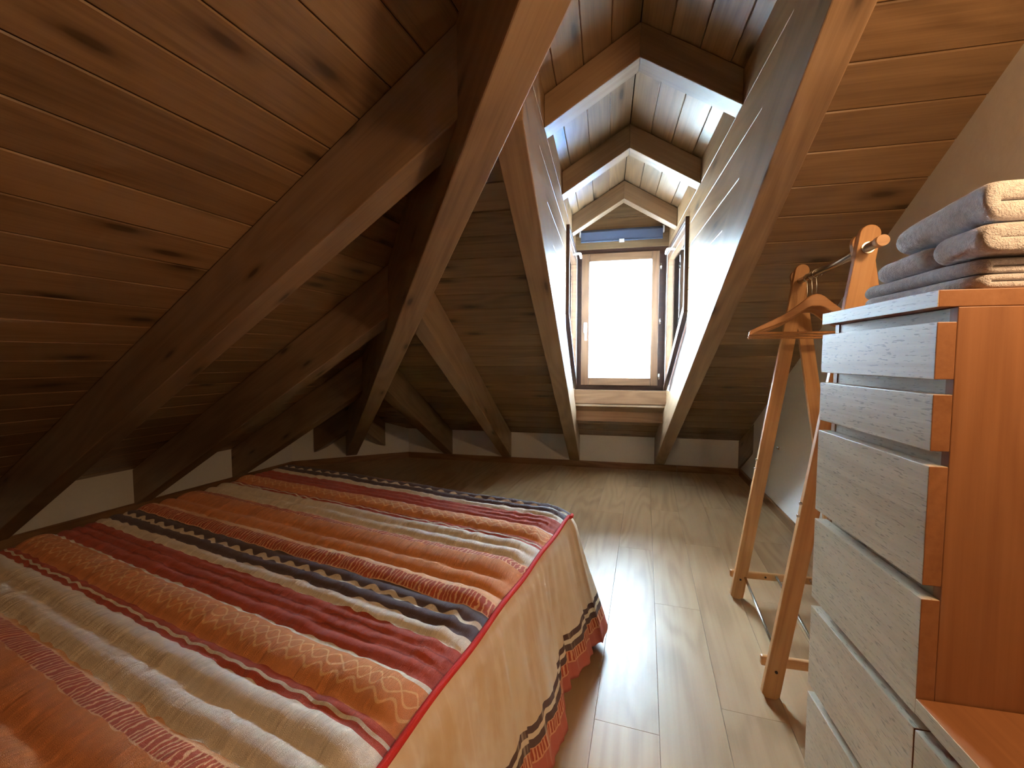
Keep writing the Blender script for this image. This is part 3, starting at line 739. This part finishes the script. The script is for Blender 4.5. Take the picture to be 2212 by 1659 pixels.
PER = .745; PH = .03
def bedspread_mat():
    m = bpy.data.materials.new('striped_quilt'); g = G(m)
    uv = g.node('ShaderNodeUVMap').outputs[0]; sp = g.node('ShaderNodeSeparateXYZ'); g.set(sp.inputs[0], uv)
    U, V = sp.outputs[0], sp.outputs[1]
    warp = g.m('MULTIPLY', g.m('SUBTRACT', g.noise(g.vm('MULTIPLY', uv, (7., 2., 1.)), 1., 2.), .5), .016)
    v = g.m('ADD', g.m('ADD', V, PH), warp)
    s = g.m('MULTIPLY', g.m('FRACT', g.m('DIVIDE', g.m('ADD', v, PER * 3), PER)), PER)
    dark, cream, red, orange, peach, rust = lin(84, 66, 68), lin(222, 208, 186), lin(176, 72, 46), lin(214, 136, 78), lin(228, 174, 128), lin(182, 84, 54)
    edge = g.m('MULTIPLY', g.m('SINE', g.m('MULTIPLY', U, 2 * math.pi / .064)), .0022)
    st = [(0, dark), (.09, cream), (.13, red), (.235, cream), (.247, orange), (.335, red), (.350, cream), (.357, red), (.368, cream), (.485, peach), (.495, peach), (.535, orange), (.665, peach), (.70, peach)]
    se = g.m('ADD', s, g.m('MULTIPLY', edge, .8))
    col = g.ramp(g.m('DIVIDE', se, PER), [(a / PER, c) for a, c in st], 'CONSTANT')
    def band(x, c, w, f=.0012):     # 1 inside |x-c|<w
        return g.m('SUBTRACT', 1., g.smooth(g.m('ABSOLUTE', g.m('SUBTRACT', x, c)), w - f, w + f))
    tri = g.m('SUBTRACT', g.m('DIVIDE', g.m('PINGPONG', U, .032), .032), .5)
    col = g.mix(band(g.m('ADD', s, g.m('MULTIPLY', g.m('SINE', g.m('MULTIPLY', U, 2 * math.pi / .064)), .0058)), .045, .0068), col, cream)
    sn = g.m('SINE', g.m('ADD', g.m('MULTIPLY', U, 2 * math.pi / .075), g.m('MULTIPLY', g.noise(g.vm('MULTIPLY', uv, (9., 3., 1.))), 5.)))
    sn2 = g.m('SINE', g.m('ADD', g.m('MULTIPLY', U, 2 * math.pi / .048), g.m('MULTIPLY', g.noise(g.vm('MULTIPLY', uv, (6., 3., 1.))), 4.)))
    inb = g.m('MULTIPLY', g.m('GREATER_THAN', s, .252), g.m('LESS_THAN', s, .332))
    for src, c, a, w in ((sn, .278, .015, .0022), (sn, .278, -.015, .0022), (sn2, .306, .008, .003)):
        col = g.mix(g.m('MULTIPLY', g.m('MULTIPLY', band(g.m('ADD', s, g.m('MULTIPLY', src, a)), c, w), inb), .85), col, lin(236, 184, 124))
    # fringe strokes
    fr = g.m('SINE', g.m('ADD', g.m('MULTIPLY', U, 2 * math.pi / .0125), g.m('MULTIPLY', g.noise(g.vm('MULTIPLY', uv, (30., 22., 1.)), 1., 3.), 17.)))
    fm = g.smooth(fr, -.95, -.25)
    inf = g.m('ADD', band(s, .515, .019), band(s, .7225, .0205))
    col = g.mix(g.m('MULTIPLY', fm, inf), col, rust)
    # red band: thin darker lines
    for c in (.162, .196):
        col = g.mix(g.m('MULTIPLY', band(g.m('ADD', s, g.m('MULTIPLY', warp, .8)), c, .002), .6), col, lin(120, 34, 26))
    mot = g.noise(g.vm('MULTIPLY', uv, (44., 30., 1.)), 1., 6., .72); big = g.noise(g.vm('MULTIPLY', uv, (7., 5., 1.)), 1., 3.)
    lightm = g.smooth(mot, .45, .75); darkm = g.smooth(g.m('ADD', g.m('MULTIPLY', mot, .6), g.m('MULTIPLY', big, .5)), .5, .25)
    col = g.mix(g.m('MULTIPLY', lightm, .55), col, g.mix(1., col, (1.5, 1.5, 1.5), 'MULTIPLY')); col = g.mix(g.m('MULTIPLY', darkm, .35), col, g.mix(1., col, lin(190, 150, 110), 'MULTIPLY'))
    g.out(col, .85, 0, .2); g.bsdf.inputs['Sheen Weight'].default_value = .15
    wr = g.noise(g.vm('MULTIPLY', uv, (70., 9., 1.)), 1., 4., .6); fz = g.noise(g.vm('MULTIPLY', uv, (900., 900., 1.)), 1., 2.)
    g.bump(g.m('ADD', wr, g.m('MULTIPLY', fz, .3)), .8, .008); return m
def skirt_mat():
    m = bpy.data.materials.new('cream_valance'); g = G(m)
    uv = g.node('ShaderNodeUVMap').outputs[0]; sp = g.node('ShaderNodeSeparateXYZ'); g.set(sp.inputs[0], uv)
    U, D = sp.outputs[0], sp.outputs[1]                       # D = height above the hem
    warp = g.m('MULTIPLY', g.m('SINE', g.m('MULTIPLY', U, 2 * math.pi / .13)), .005)
    d = g.m('ADD', D, warp)
    dark, cream, pink, rust, peach = lin(104, 84, 80), lin(230, 215, 192), lin(196, 108, 90), lin(178, 84, 58), lin(222, 160, 122)
    col = g.ramp(g.m('DIVIDE', d, .6), [(0, pink), (.047 / .6, peach), (.053 / .6, peach), (.086 / .6, dark), (.106 / .6, cream), (.120 / .6, dark), (.140 / .6, cream)], 'CONSTANT')
    fr = g.m('SINE', g.m('ADD', g.m('MULTIPLY', U, 2 * math.pi / .012), g.m('MULTIPLY', g.noise(g.vm('MULTIPLY', uv, (22., 14., 1.)), 1., 3.), 9.)))
    inb = g.m('MULTIPLY', g.m('GREATER_THAN', d, .054), g.m('LESS_THAN', d, .084))
    col = g.mix(g.m('MULTIPLY', g.smooth(fr, -.6, .1), inb), col, rust)
    bl = g.noise(g.vm('MULTIPLY', uv, (9., 4., 1.)), 1., 4., .6); st = g.noise(g.vm('MULTIPLY', uv, (45., 3., 1.)), 1., 4., .6)
    body = g.m('GREATER_THAN', d, .142)
    col = g.mix(g.m('MULTIPLY', g.m('MULTIPLY', g.smooth(bl, .42, .68), .75), body), col, lin(216, 184, 144))
    col = g.mix(g.m('MULTIPLY', g.smooth(st, .55, .7), .35), col, lin(236, 220, 198))
    g.out(col, .85, 0, .2); g.bump(g.noise(g.vm('MULTIPLY', uv, (900., 900., 1.)), 1., 2.), .2, .004); return m

spread = empty('bedspread', (*bp(.75, 1.), .5), 'striped red, orange and cream quilted bedspread covering the bed', 'bedspread')
QL = [0., .045, .09, .13, .162, .196, .235, .335, .368, .428, .485, .60, .665, .745]
def quilt_h(v, u):
    w = .010 * mn.noise(Vector((u * 5, v * 2, 3))) + .004 * mn.noise(Vector((u * 17, v * 3, 9)))
    s = (v + PH + w) % PER
    for a, b in zip(QL, QL[1:]):
        if a <= s < b:
            f = (s - a) / (b - a); return (math.sin(math.pi * f) ** .6) * min(1., (b - a) / .075) * .020
    return 0
rd = .055
def over(d, flare=.10):
    """distance d beyond an edge -> (outward offset, drop)"""
    if d <= 0: return 0., 0.
    if d < rd * math.pi / 2: a = d / rd; return rd * math.sin(a), rd - rd * math.cos(a)
    k = d - rd * math.pi / 2; return rd + flare * k, rd + k
us = [i * .0125 for i in range(0, 129)] ; nu = len(us)
us += [1.60 + .02 * i for i in range(1, 22)]
vs_ = [-.50 + .02 * i for i in range(0, 19)] + [-.13 + .009 * i for i in range(0, int((BLN + .13) / .009))]
V, F, UVs = [], [], []
for v in vs_:
    for u in us:
        uu = u * bw(max(v, 0)) / 1.60
        wid = bw(max(v, 0))
        ox, dz1 = over(uu - wid) if uu > wid else (0, 0)
        oy, dz2 = over(-v)
        ub = min(uu, wid) + ox; vb = -oy if v < 0 else v
        q = quilt_h(v, u)
        z = BZ - .010 + q - (dz1 + dz2)
        er = min(1, uu / .07); z -= .014 * (1 - er) ** 2 - q * 0
        z += .0045 * mn.noise(Vector((u * 3, v * 3, 0))) + .0042 * mn.noise(Vector((u * 34, v * 8, 2)))
        if v > 0: z -= .0
        z -= q * .8 * (1 - er)
        pt = bp(ub, vb)
        out = .4 * q if v < 0 else 0
        fold = .012 * math.sin(u * 22) * min(1, max(0, -v - .08) * 3)
        V.append((pt.x - EY.x * (out + fold), pt.y - EY.y * (out + fold), max(z, .055))); UVs.append((u, v))
nu = len(us)
for j in range(len(vs_) - 1):
    for i in range(nu - 1): F.append((j * nu + i, j * nu + i + 1, (j + 1) * nu + i + 1, (j + 1) * nu + i))
qt = mesh('quilted_top', V, F, bedspread_mat(), spread, None, smooth=True, uv=UVs)
# valance round the visible side and foot corner
path = []
l = 0
vv = BLN - .05
while vv > .03: path.append((Vector((0, vv)), Vector((-1., 0)))); vv -= .0125
for k in range(0, 19): a = R(90 * k / 18); path.append((Vector((.045 - .055 * math.cos(a), .03 - .075 * math.sin(a))), Vector((-math.cos(a), -math.sin(a)))))
uu = .06
while uu < .45: path.append((Vector((uu, -.052)), Vector((0, -1.)))); uu += .0125
def p3(p): q = bp(p.x, p.y); return q
V, F, UVs = [], [], []; NW = 34; HEM = .065; ZT = BZ - .022
ls = [0]
for a, b in zip(path, path[1:]): ls.append(ls[-1] + (p3(b[0]) - p3(a[0])).length)
l_c = ls[len([1 for p in path if p[1] == Vector((-1., 0))]) - 1]
for (p, n), L in zip(path, ls):
    base = p3(p); nw = (EX * n.x + EY * n.y).normalized()
    cr = math.exp(-((L - l_c - .03) / .16) ** 2)
    for j in range(NW + 1):
        w = j / NW
        fold = (math.sin(L * 19 + 1.2 * math.sin(L * 7)) * .6 + .6 * mn.noise(Vector((L * 9, .3, 5)))) * .026 * w ** 1.15
        fold += mn.noise(Vector((L * 34, w * 1.2, 8))) * .015 * w ** .7 + mn.noise(Vector((L * 85, w * 1.6, 4))) * .005 * w ** .4
        off = .012 * min(1, w * 12) + (.078 + .055 * cr) * w ** 1.05 + fold
        hem = HEM + .012 * math.sin(L * 11 + 1) * 1. - .0
        z = ZT - (ZT - hem) * w
        V.append((base.x + nw.x * off, base.y + nw.y * off, z)); UVs.append((L, z - hem))
for i in range(len(path) - 1):
    for j in range(NW): F.append((i * (NW + 1) + j, i * (NW + 1) + j + 1, (i + 1) * (NW + 1) + j + 1, (i + 1) * (NW + 1) + j))
sk = mesh('valance', V, F, skirt_mat(), spread, None, smooth=True, uv=UVs)
md = sk.modifiers.new('solid', 'SOLIDIFY'); md.thickness = .003
M['piping'] = plain('red_piping', lin(206, 52, 34), .8, 0, .2, .2, 300.)
pp = [(*p3(p), BZ - .019 + .003 * math.sin(L * 21)) for (p, n), L in zip(path, ls) if L < l_c + .03]
tube('piping', [Vector(q) - Vector((EX.x, EX.y, 0)) * .004 for q in pp], .0068, 'piping', spread, 8)

# ------------------------------------------------------------------ lamps out of view
def light(name, loc, watts, col, rad, parent):
    ld = bpy.data.lights.new(name, 'POINT'); ld.energy = watts; ld.color = col; ld.shadow_soft_size = rad
    o = bpy.data.objects.new(name, ld); return link(o, Matrix.Translation(loc), parent)
lx, ly, lz = .84, .42, 1.66
wx = x_right(ly)
wl_ = empty('wall_lamp', (wx, ly, lz), 'swing arm wall lamp over the low chest', 'lamp')
c = [(wx - .001, ly + .05 * math.cos(k * math.pi / 12), lz - .06 + .05 * math.sin(k * math.pi / 12)) for k in range(24)]
prism('back_plate', c, (-.015, 0, 0), 'brass', wl_, None, .003)
tube('arm', [(wx - .012, ly, lz - .06), (wx - .12, ly, lz - .07), (lx + .03, ly, lz - .07), (lx, ly, lz - .055), (lx, ly, lz - .03)], .007, 'brass', wl_)
light('bulb', (lx, ly, lz + .03), LAMP_W, (1.0, .64, .34), .06, wl_)
